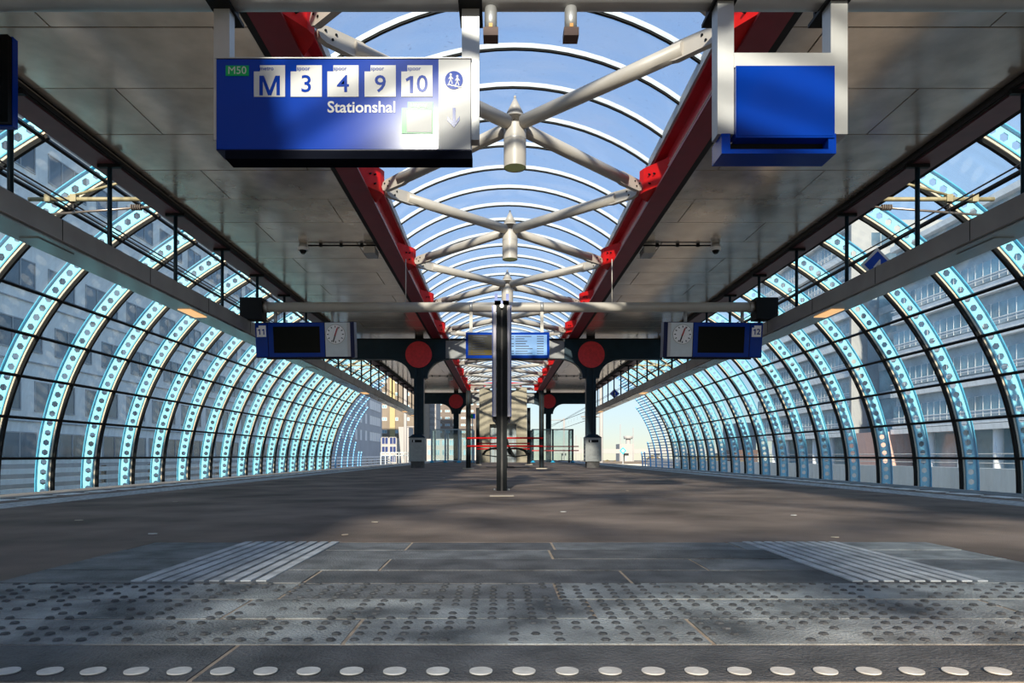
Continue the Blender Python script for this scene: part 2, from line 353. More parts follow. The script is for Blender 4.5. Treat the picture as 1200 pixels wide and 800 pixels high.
vs2 = [(x, -0.022, z) for x, z in pb]+[(x, 0.022, z) for x, z in pb]+[(x, -0.022, z) for x, z in pi]+[(x, 0.022, z) for x, z in pi]
ribm.add(vs2, [(k, k+1, 2*q+k+1, 2*q+k) for k in range(n)]+[(k, q+k, q+k+1, k+1) for k in range(n)]+[(q+k, 3*q+k, 3*q+k+1, q+k+1) for k in range(n)], black)
ribm = ribm.mesh('skylight_rib')
pan = MB(); pp = arcpts(RV, 16); q = 17; SP = 0.94
pan.add([(x, 0.04, z) for x, z in pp]+[(x, SP-0.04, z) for x, z in pp], [(k, k+1, q+k+1, q+k) for k in range(16)], glass_roof, True); pan = pan.mesh('glass_pane')
for k in range(62):
    y = 12.76+SP*(k-26)
    link('skylight_rib', ribm, sk, (0, y, 0))
    if k < 61: link('glass_pane', pan, sk, (0, y, 0))
for s in (-1, 1): B(min(s*2.17, s*2.3), max(s*2.17, s*2.3), ROOF0, ROOF1, 4.97, 5.1, rib_w).build('skylight_kerb', sk)

# ------------------------------------------------------------------ roof cross braces and pendant lamps
NZ = 4.56
def brace_mesh():
    parts = {}
    for sx in (-1, 1):
        for sy in (-1, 1):
            a = Vector((0, 0, 0)); b = Vector((sx*2.0, sy*(BAY/2-0.07), -0.02)); d = (b-a).normalized()
            yield 'brace_tube', MB().cyl(a+d*0.145, b-d*0.42, 0.085, white_p, 16).mesh('brace_tube')
            mb = MB(); side = Vector((0, 0, 1)); nrm = d.cross(side)
            prof = [(-0.62, .07), (-0.5, .095), (-0.1, .085), (-0.03, .06), (0.0, 0), (-0.03, -.06), (-0.1, -.085), (-0.5, -.095), (-0.62, -.07)]
            for t in (-1, 1):
                pass
            vs = [b+d*u+side*v+nrm*0.035 for u, v in prof]+[b+d*u+side*v-nrm*0.035 for u, v in prof]; n = len(prof)
            mb.add(vs, [tuple(range(n)), tuple(reversed(range(n, 2*n)))]+[(i, n+i, n+(i+1) % n, (i+1) % n) for i in range(n)], white_p)
            for u, v in ((-.08, .03), (-.16, -.03), (-.2, .035)):
                for t in (-1, 1): mb.cyl(b+d*u+side*v+nrm*.035*t, b+d*u+side*v+nrm*.045*t, .014, black, 6)
            yield 'end_plate', mb.mesh('end_plate')
bm_parts = list(brace_mesh())
l_rod = MB().cyl((0, 0, .04), (0, 0, .17), .012, white_p, 8).mesh('rod')
l_cone = MB().cyl((0, 0, .165), (0, 0, .40), .125, white_p, 20, .012).cyl((0, 0, .135), (0, 0, .165), .138, white_p, 20, .13).cyl((0, 0, .395), (0, 0, .425), .016, white_p, 8).mesh('cone_cap')
l_body = MB().cyl((0, 0, -.49), (0, 0, .045), .142, white_p, 24, caps=False).cyl((0, 0, .035), (0, 0, .045), .142, white_p, 24).cyl((0, 0, -.15), (0, 0, -.143), .1435, alu, 24, caps=False).mesh('lamp_body')
l_lens = MB().cyl((0, 0, -.48), (0, 0, -.46), .135, lens, 24).mesh('lamp_lens')
for k in range(-4, 9):
    y = NODE0+BAY*(k+0.5)
    br = thing('roof_brace', 'cream tubular cross brace spanning between the red skylight beams', 'brace', (0, y, NZ+.05), 'cross braces under the skylight')
    for nme, me in bm_parts: link(nme, me, br)
    if k >= 0 and k < 9 or k < 0:
        lp = thing('pendant_lamp', 'cream cylinder lamp with cone cap where skylight braces cross', 'lamp', (0, y, NZ), 'cylinder lamps along the skylight')
        for nme, me in (('rod', l_rod), ('cone_cap', l_cone), ('lamp_body', l_body), ('lamp_lens', l_lens)): link(nme, me, lp)

# ------------------------------------------------------------------ curved side walls of glass
VX, VZ, VR = 4.4, -0.40, 7.15
RY0, RSP, KA, KB = 17.37, 1.91, -14, 15
ANG = [-9.5, -1.75]+[6+7.75*k for k in range(8)]
def pol(a, r): return (r*math.cos(R(a)), r*math.sin(R(a)))
def rib_mesh(a0, a1, mull=True, cells_m=cyan):
    mb = MB(); pitch = 7.75/4; n = round((a1-a0)/pitch); ri, ro = VR+0.115, VR+0.41; T = 0.009
    def pt(a, r, y): x, z = pol(a, r); return (x, y, z)
    rm = (ri+ro)/2; hb = 0.075; ha = math.degrees(0.082/rm)
    for k in range(n):
        L = a0+k*pitch; M = L+pitch/2; Rr = L+pitch
        loop = [(M+ha, rm), (M+ha/2, rm+hb), (M-ha/2, rm+hb), (M-ha, rm), (M-ha/2, rm-hb), (M+ha/2, rm-hb)]
        corner = [(L, ri), (Rr, ri), (Rr, ro), (L, ro)]
        vs = [pt(a, r, -T) for a, r in corner+loop]+[pt(a, r, T) for a, r in corner+loop]
        fs = [(3, 2, 5, 6), (1, 0, 8, 9), (2, 4, 5), (2, 1, 4), (1, 9, 4), (3, 6, 7), (3, 7, 0), (0, 7, 8)]
        fs2 = [tuple(10+i for i in reversed(f)) for f in fs]
        hole = [(4+i, 4+(i+1) % 6, 14+(i+1) % 6, 14+i) for i in range(6)]
        mb.add(vs, fs+fs2+hole, web_sunlit_m)
    def strip(r0, r1, hw, m_):
        N = max(2, int((a1-a0)/2.6)); aa = [a0+(a1-a0)*i/N for i in range(N+1)]
        vs = [pt(a, r, y) for a in aa for r, y in ((r0, -hw), (r0, hw), (r1, hw), (r1, -hw))]
        fs = []
        for i in range(N):
            o = 4*i
            for j in range(4): fs.append((o+j, o+(j+1) % 4, o+4+(j+1) % 4, o+4+j))
        fs += [(0, 1, 2, 3), (4*N+3, 4*N+2, 4*N+1, 4*N)]
        mb.add(vs, fs, m_)
    strip(ri-0.02, ri, 0.075, cells_m); strip(ro, ro+0.02, 0.075, cells_m)
    return mb, strip
mb, st = rib_mesh(ANG[0], ANG[-1]+1.2); rib_me = mb.mesh('arch_rib')
mm_ = MB()
def mull_mesh(a0, a1):
    mb = MB()
    for (r0, r1, hw, m_) in ((VR-0.02, VR+0.05, 0.034, black), (VR+0.05, VR+0.085, 0.05, tan)):  # outer tan band paints the highlight line along the black mullion
        N = 28; aa = [a0+(a1-a0)*i/N for i in range(N+1)]
        vs = [(pol(a, r)[0], y, pol(a, r)[1]) for a in aa for r, y in ((r0, -hw), (r0, hw), (r1, hw), (r1, -hw))]; fs = []
        for i in range(N):
            for j in range(4): fs.append((4*i+j, 4*i+(j+1) % 4, 4*i+4+(j+1) % 4, 4*i+4+j))
        mb.add(vs, fs+[(0, 1, 2, 3), (4*N+3, 4*N+2, 4*N+1, 4*N)], m_)
    return mb.mesh('mullion')
mul_me = mull_mesh(ANG[0], ANG[-1]+0.6)
pn = MB(); ap = [(-3.7+7.4*i/3) for i in range(4)]
pn.add([(pol(a, VR+0.04)[0], y, pol(a, VR+0.04)[1]) for y in (0.04, RSP-0.04) for a in ap], [(i, i+1, 5+i, 4+i) for i in range(3)], glass_side, True); pane_me = pn.mesh('glass_pane')
for s, nm in ((-1, 'wall_left'), (1, 'wall_right')):
    wl = thing(nm, kind='structure', loc=(s*VX, 0, VZ))
    rz = 0 if s > 0 else math.pi
    y0, y1 = RY0+RSP*KA, RY0+RSP*KB
    for k in range(KA, KB+1):
        y = RY0+RSP*k
        rb = link('arch_rib', rib_me, wl, (0, y, 0), (0, 0, rz)); link('mullion', mul_me, rb)
        if k < KB:
            for a0, a1 in zip(ANG, ANG[1:]):
                am = (a0+a1)/2; am = am if s > 0 else 180-am
                link('glass_pane', pane_me, wl, (0, y, 0), (0, -R(am), 0))
    for a in ANG:
        x, z = pol(a, VR+0.005); x *= s
        mb = MB(); e = pol(a, 1); tt = (-e[1], e[0])
        c = [(x+s*e[0]*u+s*tt[0]*v, z+e[1]*u+tt[1]*v) for u, v in ((-.02, -.03), (.05, -.03), (.05, .03), (-.02, .03))]
        mb.prism(c, 'xz', y0-.05, y1+.05, black).build('purlin', wl)
    # open blue lattice that tapers off beyond the glass
    lt = thing('lattice_screen', 'stepped blue open lattice where the glass wall ends, %s' % dict(SIDES)[s], 'screen', (s*VX, 0, VZ))
    def bays(a): return 1.2 if a > 55 else 2.1 if a > 38 else 3.05 if a > 15 else 4.05 if a > 9.2 else 5.6
    for k in range(1, 7):
        amax = max([a/2 for a in range(-18, 122) if bays(a/2) >= k-0.4])
        mb = MB(); N = max(3, int((amax+9)/4)); aa = [-9+(amax+9)*i/N for i in range(N+1)]
        hw = 0.035
        vs = [(s*pol(a, r)[0], y, pol(a, r)[1]) for a in aa for r, y in ((VR+.1, -hw), (VR+.1, hw), (VR+.2, hw), (VR+.2, -hw))]; fs = []
        for i in range(N):
            for j in range(4): fs.append((4*i+j, 4*i+(j+1) % 4, 4*i+4+(j+1) % 4, 4*i+4+j))
        mb.add(vs, fs+[(0, 1, 2, 3), (4*N+3, 4*N+2, 4*N+1, 4*N)], cyan_d)
        mb.build('lattice_post', lt, (0, RY0+RSP*(KB+min(k, 5.55) if k < 6 else KB+5.55), 0))
    a = -7.0
    while a < 61:
        x, z = pol(a, VR+0.12); x *= s
        B(x-0.025, x+0.025, y1+0.1, y1+RSP*bays(a), z-0.028, z+0.028, cyan_d).build('lattice_rail', lt); a += 1.62

# ------------------------------------------------------------------ service channels hung above the platform edges
for s, nm in SIDES:
    ch = thing('service_channel', 'long grey lighting trough hung from the roof above the platform edge, %s' % nm, 'trough', (s*5.58, 0, 2.92))
    x0, x1 = sorted((s*-.23, s*.22))
    B(x0, x1, ROOF0, ROOF1-2, 0.03, 0.28, chan_m).build('trough_body', ch)
    lo, hi = sorted((s*-.19, s*.21))
    B(lo, hi, ROOF0, ROOF1-2, 0.0, 0.03, chan_u).build('bottom_cover', ch)
    for k in range(12):
        y = 4.3+3.85*k
        o = B(min(s*-.10, s*.12), max(s*-.10, s*.12), y-.33, y+.33, -0.012, 0.0, lamp_warm if k in (2, 6, 9, 10) else chan_u).build('light_panel', ch)
    for k in range(-5, 30):
        B(min(s*-.234, s*-.23), max(s*-.234, s*-.23), 4.0+BAY*k/2.0-.004, 4.0+BAY*k/2.0+.004, 0.03, 0.28, dark_gap).build('seam', ch)
    for k in range(-9, 19):
        y = 9.5+1.93*k
        if y > ROOF1-2.2 or y < ROOF0+.2: continue
        hg = MB().cyl((s*.04, y, 0.28), (s*.04, y, 1.50), 0.032, blue_dark, 8).build('hanger', ch)
        B(s*.04-.16, s*.04+.16, y-.03, y+.03, 1.50, 1.549, black).build('hanger_plate', hg)

# ------------------------------------------------------------------ cross pipes
def cross_pipe(D, label, z=3.48):
    t = thing('cross_pipe', label, 'pipe', (0, D, z))
    MB().cyl((-5.0, 0, 0), (5.0, 0, 0), 0.1, white_p if D > 8 else alu, 24).build('pipe', t)
    for s in (-1, 1):
        MB().cyl((s*4.96, 0, 0), (s*5.06, 0, 0), 0.112, alu, 20).build('collar', t)
        B(min(s*5.05, s*5.5), max(s*5.05, s*5.5), -.16, .16, -.27, .17, black).build('end_bracket', t)
        MB().cyl((s*2.13, 0, .1), (s*2.13, 0, 0.99), 0.011, white_p, 8).build('drop_rod', t)
    return t
PIPE1, PIPE2 = 4.55, 14.1
cp1 = cross_pipe(PIPE1+.065, 'grey pipe spanning the platform that carries the stationshal sign', 3.535)
cp2 = cross_pipe(PIPE2, 'cream pipe spanning the platform that carries the clock displays')

# ------------------------------------------------------------------ hanging direction sign
k1 = PIPE1/F
def X1(u): return CX+(u-585)*k1
def Z1(v): return CZ+(533.5-v)*k1
sg = thing('direction_sign', 'blue hanging sign reading M 3 4 9 10 Stationshal with white arrow panel', 'sign', (0, PIPE1, 0))
FY = 0.0
def pl(u0, u1, v0, v1, m_, nm, d, par=sg, th=0.004):
    return B(X1(u0), X1(u1), FY-d-th, FY-d, Z1(v1), Z1(v0), m_).build(nm, par)
B(X1(253.5), X1(552), FY, 0.15, Z1(176), Z1(69), sign_navy).build('sign_box', sg)
pl(254, 514, 70, 175, sign_blue, 'blue_face', 0)
pl(514, 551.5, 70, 175, sign_white, 'white_face', 0)
B(X1(253.5), X1(552.5), FY-.008, 0.15, Z1(69), Z1(67.8), alu).build('top_trim', sg)
B(X1(264), X1(553), FY+.0, 0.14, Z1(186), Z1(176), matt_black).build('lamp_tray', sg)
pl(265, 292, 77.5, 89.5, sign_green, 'line_tag', .004)
put_text('M50', 12.5*k1, sign_white, sg, (X1(278.5), FY-.0095, Z1(83.6)), .0)
for u0, wd, tx in ((298, 'metro', 'M'), (341, 'spoor', '3'), (384, 'spoor', '4'), (427.5, 'spoor', '9'), (470.5, 'spoor', '10')):
    u1 = u0+36.5
    mb = MB().prism([(X1(u0), Z1(114)), (X1(u1), Z1(114)), (X1(u1), Z1(77.2)), (X1(u0+7), Z1(77.2)), (X1(u0+7), Z1(84.5)), (X1(u0), Z1(84.5))], 'xz', FY-.008, FY-.004, sign_white)
    tl = mb.build('track_tile', sg)
    put_text(wd, 6.5*k1, sign_blue, tl, (X1(u0+15), FY-.0095, Z1(81.3)), .0003)
    if tx == 'M':
        q = [(-12, -11.5), (-8, -11.5), (-8, 5), (-2, -11.5), (2, -11.5), (8, 5), (8, -11.5), (12, -11.5), (12, 11.5), (6.8, 11.5), (0, -5.5), (-6.8, 11.5), (-12, 11.5)]
        MB().prism([(X1(u0+18.5+a), Z1(101-b)) for a, b in q], 'xz', FY-.0095, FY-.008, sign_blue).build('lettering', tl); continue
    if tx == '10':
        link('lettering', glyph_one(20*k1, sign_blue), tl, (X1(u0+10.5), FY-.0095, Z1(100))); put_text('0', 28*k1, sign_blue, tl, (X1(u0+24.5), FY-.0095, Z1(100)), .0014); continue
    put_text(tx, (30 if tx == 'M' else 28)*k1, sign_blue, tl, (X1(u0+18.5), FY-.0095, Z1(100)), .0014, sx=.95 if len(tx) > 1 else 1.05)
put_text('Stationshal', 18.5*k1, sign_white, sg, (X1(424), FY-.006, Z1(126.5)), .0018)
u0, u1 = 471, 507.5
ut = MB().prism([(X1(u0), Z1(157)), (X1(u1), Z1(157)), (X1(u1), Z1(120)), (X1(u0+7), Z1(120)), (X1(u0+7), Z1(127)), (X1(u0), Z1(127))], 'xz', FY-.008, FY-.004, sign_green).build('exit_tile', sg)
put_text('Uitgang', 6.5*k1, sign_white, ut, (X1(u0+20), FY-.0095, Z1(124)), .0004)
B(X1(u0+6), X1(u1-1.5), FY-.0095, FY-.008, Z1(155.5), Z1(130), sign_white).build('exit_symbol', ut)
pc = MB().cyl((X1(532), FY-.004, Z1(94.5)), (X1(532), FY-.0075, Z1(94.5)), 10.6*k1, sign_blue, 32).build('pictogram_disc', sg)
for (u, v) in ((528.3, 88), (536, 90)):
    mb = MB(); y0, y1 = FY-.009, FY-.0075
    mb.cyl((X1(u), y1, Z1(v)), (X1(u), y0, Z1(v)), 1.35*k1, sign_white, 12)
    for q in ([(-1.2, 1.6), (1.3, 1.6), (1.0, 6.5), (-1.0, 6.5)], [(-.9, 6), (.2, 6), (-1.8, 11.2), (-2.8, 11)], [(0, 6), (1, 6), (2.4, 11), (1.4, 11)], [(1, 2), (3, 5), (2.4, 5.6), (.8, 3.4)], [(-1, 2), (-2.8, 5), (-2.2, 5.5), (-.8, 3.4)]):
        mb.prism([(X1(u+a), Z1(v+b)) for a, b in q], 'xz', y0, y1, sign_white)
    mb.build('walking_figure', pc)
mb = MB()
for q in range(4): mb.prism([(X1(524.5+4*q), Z1(99.4+q*.9)), (X1(529+4*q), Z1(99.4+q*.9)), (X1(529+4*q), Z1(100.6+q*.9)), (X1(524.5+4*q), Z1(100.6+q*.9))], 'xz', FY-.009, FY-.0075, sign_white)
mb.build('stair_line', pc)
MB().prism([(X1(530.5), Z1(127)), (X1(534), Z1(127)), (X1(534), Z1(143)), (X1(538.8), Z1(136.5)), (X1(538.8), Z1(141.5)), (X1(532.2), Z1(150)), (X1(524), Z1(141.5)), (X1(524), Z1(136.5)), (X1(530.5), Z1(143))], 'xz', FY-.008, FY-.004, sign_blue).build('arrow', sg)
def drop_post(u0, u1, v1, par, y0=-.04, y1=.05):
    B(X1(u0), X1(u1), y0, y1, Z1(v1), 3.41, alu).build('drop_post', par)
    B(X1(u0)-.02, X1(u1)+.02, -.1, .23, 3.41, 3.434, black).build('pipe_clamp', par)
    for q in (-.05, .18): B(X1(u0)+.0, X1(u1), q-.012, q+.012, 3.434, 3.66, black).build('clamp_strap', par)
drop_post(249, 267.5, 162, sg, .02, .11); drop_post(541, 561.5, 162, sg, .02, .11)
# blank blue sign
bs = thing('blank_sign', 'blank blue sign box between two aluminium posts on the pipe', 'sign', (0, PIPE1, 0))
B(X1(857), X1(970.5), -.09, .09, Z1(168.5), Z1(86), sign_blue).build('blue_box', bs)
B(X1(859), X1(968.5), -.094, -.09, Z1(166.5), Z1(88), sign_blue).build('face_panel', bs)
B(X1(856), X1(971), -.07, .07, Z1(86), Z1(69), alu).build('top_rail', bs)
tr = B(X1(841), X1(973), -.08, .12, Z1(186), Z1(181), sign_blue).build('lower_tray', bs)
B(X1(853), X1(966), .0, .1, Z1(181), Z1(168.5), black).build('shade_block', bs)  # black block paints the shadow between the sign box and the tray
B(X1(841), X1(851), -.08, .12, Z1(181), Z1(163), sign_blue).build('tray_side', bs); B(X1(964), X1(973), -.08, .12, Z1(181), Z1(163), sign_blue).build('tray_side', bs)
drop_post(837.5, 856.5, 162, bs, -.06, .06); drop_post(968.5, 988, 162, bs, -.06, .06)
# stub floodlights under the pipe
for u, wh in ((575, 'close beside the direction sign'), (670, 'midway between the two hanging signs')):
    t = thing('pipe_floodlight', 'small stub light with brown box end under the pipe, '+wh, 'lamp', (X1(u), PIPE1+.065, 3.23), 'stub lights under the front pipe')
    MB().cyl((0, 0, .05), (0, 0, .21), .042, alu, 16).build('stub', t)
    B(-.05, .05, -.05, .05, 0, .055, rust).build('lamp_box', t)
    B(-.012, .012, -.052, -.05, .055, .08, orange).build('tag', t); 
# dark sign at the far left
D = 5.5
t = thing('dark_sign', 'dark navy sign box hanging beside the platform edge trough', 'sign', (0, D, 0))
xr = CX+(9-585)*D/F; z0 = P(0, 143, D).z; z1 = P(0, 40, D).z
B(xr-.95, xr, 0, .05, z0, z1, screen_blk).build('face', t); B(xr-.97, xr+.005, .05, .11, z0-.01, z1+.01, sign_blue).build('case', t)
for q in (-.8, -.2): MB().cyl((xr+q, .07, z1), (xr+q, .07, 4.57), .02, black, 8).build('drop_rod', t)

# ------------------------------------------------------------------ clock displays
def clock_display(s, num, label):
    t = thing('clock_display', label, 'display', (0, PIPE2, 0))
    k = PIPE2/F
    body = link('display_case', None, t, (s*(4.0), -0.12, 3.30), (R(9), 0, R(-4*s)))
    # local: x from outer end to inner end, face at y=0, top z=0
    W, H = 2.06, 0.72; xo, xi = sorted((0, 0))
    def lx(f): return s*(W/2-f*W)          # f=0 outer end, 1 inner end
    def bx(f0, f1, z0, z1, y0, y1, m_, nm, par=t):
        a, b = sorted((lx(f0), lx(f1))); o = B(a, b, y0, y1, z0, z1, m_).mesh(nm); return place(nm, o)
    M4 = Matrix.Translation((s*4.2, -0.10, 3.15)) @ Matrix.Rotation(R(2.5*s), 4, 'Z') @ Matrix.Rotation(R(7), 4, 'X')
    def place(nm, me, par=None):
        o = link(nm, me, par or t); o.matrix_local = M4 if par is None else Matrix(); return o
    bpy.data.objects.remove(body)
    bx(0, 1, -H, 0, 0.0, .2, sign_navy, 'case')
    bx(.003, .125, -H+.02, -.012, -.012, 0, sign_blue, 'number_panel')
    a, b = sorted((lx(.135), lx(.70)))
    place('display_frame', B(a, b, -.014, 0, -H+.02, -.012, sign_blue).mesh('display_frame'))
    a, b = sorted((lx(.185), lx(.655)))
    place('screen', B(a, b, -.018, -.014, -H+.10, -.085, screen_blk).mesh('screen'))
    a, b = sorted((lx(.71), lx(.93)))
    place('clock_panel', B(a, b, -.02, 0, -H+.02, -.012, grey_panel).mesh('clock_panel'))
    # inner end: rounded white and blue cap
    xx = lx(.93); e = -s
    place('end_cap', MB().prism([(xx, -.02), (xx+e*.06, 0), (xx+e*.09, .05), (xx+e*.09, .2), (xx, .2)], 'xy', -H+.02, -.012, sign_white).mesh('end_cap'))
    place('end_stripe', MB().prism([(xx+e*.092, .045), (xx+e*.098, .05), (xx+e*.098, .2), (xx+e*.092, .2)], 'xy', -H, -.3, sign_blue).mesh('end_stripe'))
    cx_, cz_ = lx(.815), -.25; cr = .192
    cl = place('clock_face', MB().cyl((cx_, -.02, cz_), (cx_, -.034, cz_), cr, clock_w, 40).mesh('clock_face'))
    mb = MB(); mb.cyl((cx_, -.02, cz_), (cx_, -.03, cz_), cr+.012, alu, 40); place('clock_rim', mb.mesh('clock_rim'), cl)
    for h in range(12):
        a = h*math.pi/6; p0 = Vector((cx_+math.sin(a)*cr*.72, -.036, cz_+math.cos(a)*cr*.72)); p1 = Vector((cx_+math.sin(a)*cr*.9, -.036, cz_+math.cos(a)*cr*.9))
        place('hour_mark', MB().cyl(p0, p1, .010, text_dark, 6).mesh('hour_mark'), cl)
    for a, l, r_, m_, yy in ((R(198), .84, .011, black, -.044), (R(20), .66, .013, hand_red, -.048), (R(22), .85, .006, hand_red, -.054)):
        place('clock_hand', MB().cyl((cx_-math.sin(a)*.03, yy, cz_-math.cos(a)*.03), (cx_+math.sin(a)*cr*l, yy, cz_+math.cos(a)*cr*l), r_, m_, 6).mesh('clock_hand'), cl)
    a, b = sorted((lx(.018), lx(.112)))
    c = (a+b)/2; zz = -.09
    nt_ = place('number_tile', MB().prism([(a, zz-.2), (b, zz-.2), (b, zz+.03), (a+.045, zz+.03), (a+.045, zz-.012), (a, zz-.012)], 'xz', -.018, -.012, clock_w).mesh('number_tile'))
    for q, chh in enumerate(num):
        if chh == '1': me = glyph_one(.115, sign_blue); me.transform(Matrix.Translation((c-.04+.085*q, -.020, zz-.1)))
        else: me = text(chh, .16, sign_blue, .003); me.transform(Matrix.Translation((c-.04+.08*q, -.020, zz-.1)) @ Matrix.Rotation(R(90), 4, 'X'))
        place('lettering', me, nt_)
    place('under_tray', B(min(lx(.1), lx(.97)), max(lx(.1), lx(.97)), .02, .2, -H-.03, -H, black).mesh('under_tray'))
    for f in (.2, .77): MB().cyl((s*4.2+lx(f), 0, 3.10), (s*4.2+lx(f), 0, 3.385), .035, alu, 10).build('drop_post', t)
    return t
clock_display(-1, '11', 'blue display with clock and tile 11, nearer the grey panelled building')
clock_display(1, '12', 'blue display with clock and tile 12, nearer the white banded offices')

# ------------------------------------------------------------------ departure monitors
k2 = PIPE2/F
for (u0, u1, lit, post, lab) in ((546, 591.5, 0, 552, 'blue framed departure monitor with dim brown screen'), (596, 643.5, 1, 635, 'blue framed departure monitor with pale blue lit screen')):
    t = thing('departure_monitor', lab, 'monitor', (0, PIPE2, 0))
    x0, x1 = CX+(u0-585)*k2, CX+(u1-585)*k2; z0, z1 = CZ+(533.5-420)*k2, CZ+(533.5-390)*k2
    B(x0, x1, -.07, .07, z0, z1, sign_blue).build('case', t)
    sc = B(x0+.05, x1-.05, -.075, -.07, z0+.06, z1-.05, screen_lit if lit else screen_dim).build('screen', t)
    if not lit: B(x0+.05, x1-.05, -.077, -.075, z0+.06, z0+.16, screen_yel).build('notice_band', sc)
    mb = MB()
    for r_ in range(8):
        zz = z1-.085-.05*r_
        for (a, b) in ((.06, .11), (.14, .14+random.uniform(.18, .36)), (.58, .68)):
            if (r_ % 3 == 2) and a < .1: continue
            mb.box(x0+a, x0+b+.04*(a > .5), -.0775, -.0755, zz-.008, zz+.008, text_dark)
    mb.build('timetable_text', sc)
    B(x0+.03, x1-.03, -.06, .06, z0-.03, z0, black).build('under_tray', t)
    px = CX+(post-585)*k2
    MB().box(px-.032, px+.032, -.03, .03, z1, 3.385, white_p).build('drop_post', t)
    MB().cyl((px-.035, 0, 3.48), (px+.035, 0, 3.48), .107, alu, 20).build('pipe_clamp', t)

# ------------------------------------------------------------------ information board seen edge-on
D = 8.1; kk = D/F
def X3(u): return CX+(u-585)*kk
def Z3(v): return CZ+(533.5-v)*kk
t = thing('info_board', 'tall poster board on dark post standing on the platform, seen edge-on', 'notice board', (0, D, 0))
xc = X3(588)
for q in (0, 1.25):
    p = B(xc-.062, xc-.012, q, q+.09, 0, Z3(352), black).build('post', t); B(xc+.012, xc+.062, q, q+.09, 0, Z3(352), black).build('post', t)
    B(xc-.012, xc+.012, q+.03, q+.06, 0, Z3(356), bin_base).build('post_web', t)
for s in (-1, 1):
    B(min(xc+s*.068, xc+s*.10), max(xc+s*.068, xc+s*.10), -.02, 1.36, Z3(488), Z3(358), board_w).build('board_frame', t)
    B(min(xc+s*.10, xc+s*.115), max(xc+s*.10, xc+s*.115), -.02, 1.36, Z3(488), Z3(358), board_b).build('poster_glass', t)
    B(min(xc+s*.05, xc+s*.085), max(xc+s*.05, xc+s*.085), .0, .08, Z3(357), Z3(344), board_b).build('top_fork', t)
B(xc-.085, xc+.085, 0, .08, Z3(357), Z3(352), board_b).build('top_bracket', t)
MB().cyl((xc, -.012, Z3(358.5)), (xc, .0, Z3(358.5)), .024, alu, 14).build('lock_disc', t)
for s in (-1, 1):
    MB().prism([(xc+s*.1, Z3(488)), (xc+s*.03, Z3(488)), (xc+s*.03, Z3(499))], 'xz', .05, 1.3, black).build('bottom_skirt', t)
    MB().cyl((xc+s*.085, .03, 0), (xc+s*.085, .03, .025), .012, alu, 8).build('anchor_bolt', t)
B(P(574, 581, 7.07).x, P(602, 581, 7.07).x, 7.0, 7.14, 0.001, 0.006, tan).build('foot_mark', None).parent = fl

# ------------------------------------------------------------------ portal frames with red discs
def portal(D, label):
    t = thing('portal_frame', label, 'column frame', (0, D, 0))
    XC = 2.98
    B(-5.45, -2.05, -.15, .15, 3.75, 4.42, blue_dark).build('cross_beam', t); B(2.05, 5.45, -.15, .15, 3.75, 4.42, blue_dark).build('cross_beam', t)
    B(-2.05, 2.05, -.13, .13, 3.78, 4.40, infill_m).build('steel_infill', t)
    B(-5.45, 5.45, -.18, .18, 4.42, 4.46, black).build('top_plate', t)
    for s in (-1, 1):
        c = MB(); c.box(-.06, .06, -.12, .12, 0, 3.75, blue_dark); c.box(-.17, -.06, -.16, .16, 0, 3.75, blue_dark); c.box(.06, .17, -.16, .16, 0, 3.75, blue_dark)
        c.build('column_shaft', t, (s*XC, 0, 0))
        for e in (-1, 1):
            poly = [(e*.17, 3.78), (e*.17, 3.1), (e*.29, 3.1)]
            for k in range(1, 9):
                a = math.pi/2*k/8; poly.append((e*(.29+.75*(1-math.cos(a))), 3.1+.65*math.sin(a)))
            poly.append((e*1.04, 3.78))
            MB().prism(poly, 'xz', -.13, .13, blue_dark).build('curved_bracket', t, (s*XC, 0, 0))
        MB().cyl((s*XC, -.22, 3.9), (s*XC, -.14, 3.9), .455, disc_red, 48).build('red_disc', t)
        B(s*XC-.14, s*XC+.14, -.1, .1, 4.46, 4.57, black).build('bearing_block', t)
    return t
D1, D2 = 23.75, 44.1
portal(D1, 'dark blue column frame with red discs above the litter bins')
portal(D2, 'dark blue column frame with red discs behind the concrete shaft')
for s, lab in ((-1, 'grey dimpled litter bin at the column nearer the grey panelled building'), (1, 'grey dimpled litter bin at the column nearer the white banded offices')):
    t = thing('litter_bin', lab, 'litter bin', (s*2.98, D1-.47, 0))
    B(-.21, .21, -.2, .2, 0, .22, bin_base).build('plinth', t)
    b = B(-.27, .27, -.26, .26, .22, 1.02, bin_m).build('bin_body', t)
    MB().add([(-.29, -.28, 1.02), (.29, -.28, 1.02), (.29, .28, 1.02), (-.29, .28, 1.02), (-.15, -.1, 1.14), (.15, -.1, 1.14), (.15, .27, 1.14), (-.15, .27, 1.14)],
             [(3, 2, 1, 0), (4, 5, 6, 7), (0, 1, 5, 4), (1, 2, 6, 5), (2, 3, 7, 6), (3, 0, 4, 7)], blue_dark).build('lid', t)
    B(-.165, .165, -.264, -.258, .86, .95, black).build('slot', t)
    B(-.12, -.07, -.268, -.264, .865, .945, sign_white).build('slot_label', t)
    dm = MB().cyl((0, 0, 0), (0, -.012, 0), .02, alu, 8, .012).mesh('dimple')
    for i in range(3):
        for j in range(4): link('dimple', dm, b, ((i-1)*.14, -.26, .32+.135*j))
    dm2 = MB().cyl((0, 0, 0), (-s*.012, 0, 0), .02, alu, 8, .012).mesh('dimple')
    for i in range(3):
        for j in range(4): link('dimple', dm2, b, (-s*.27, (i-1)*.14, .32+.135*j))

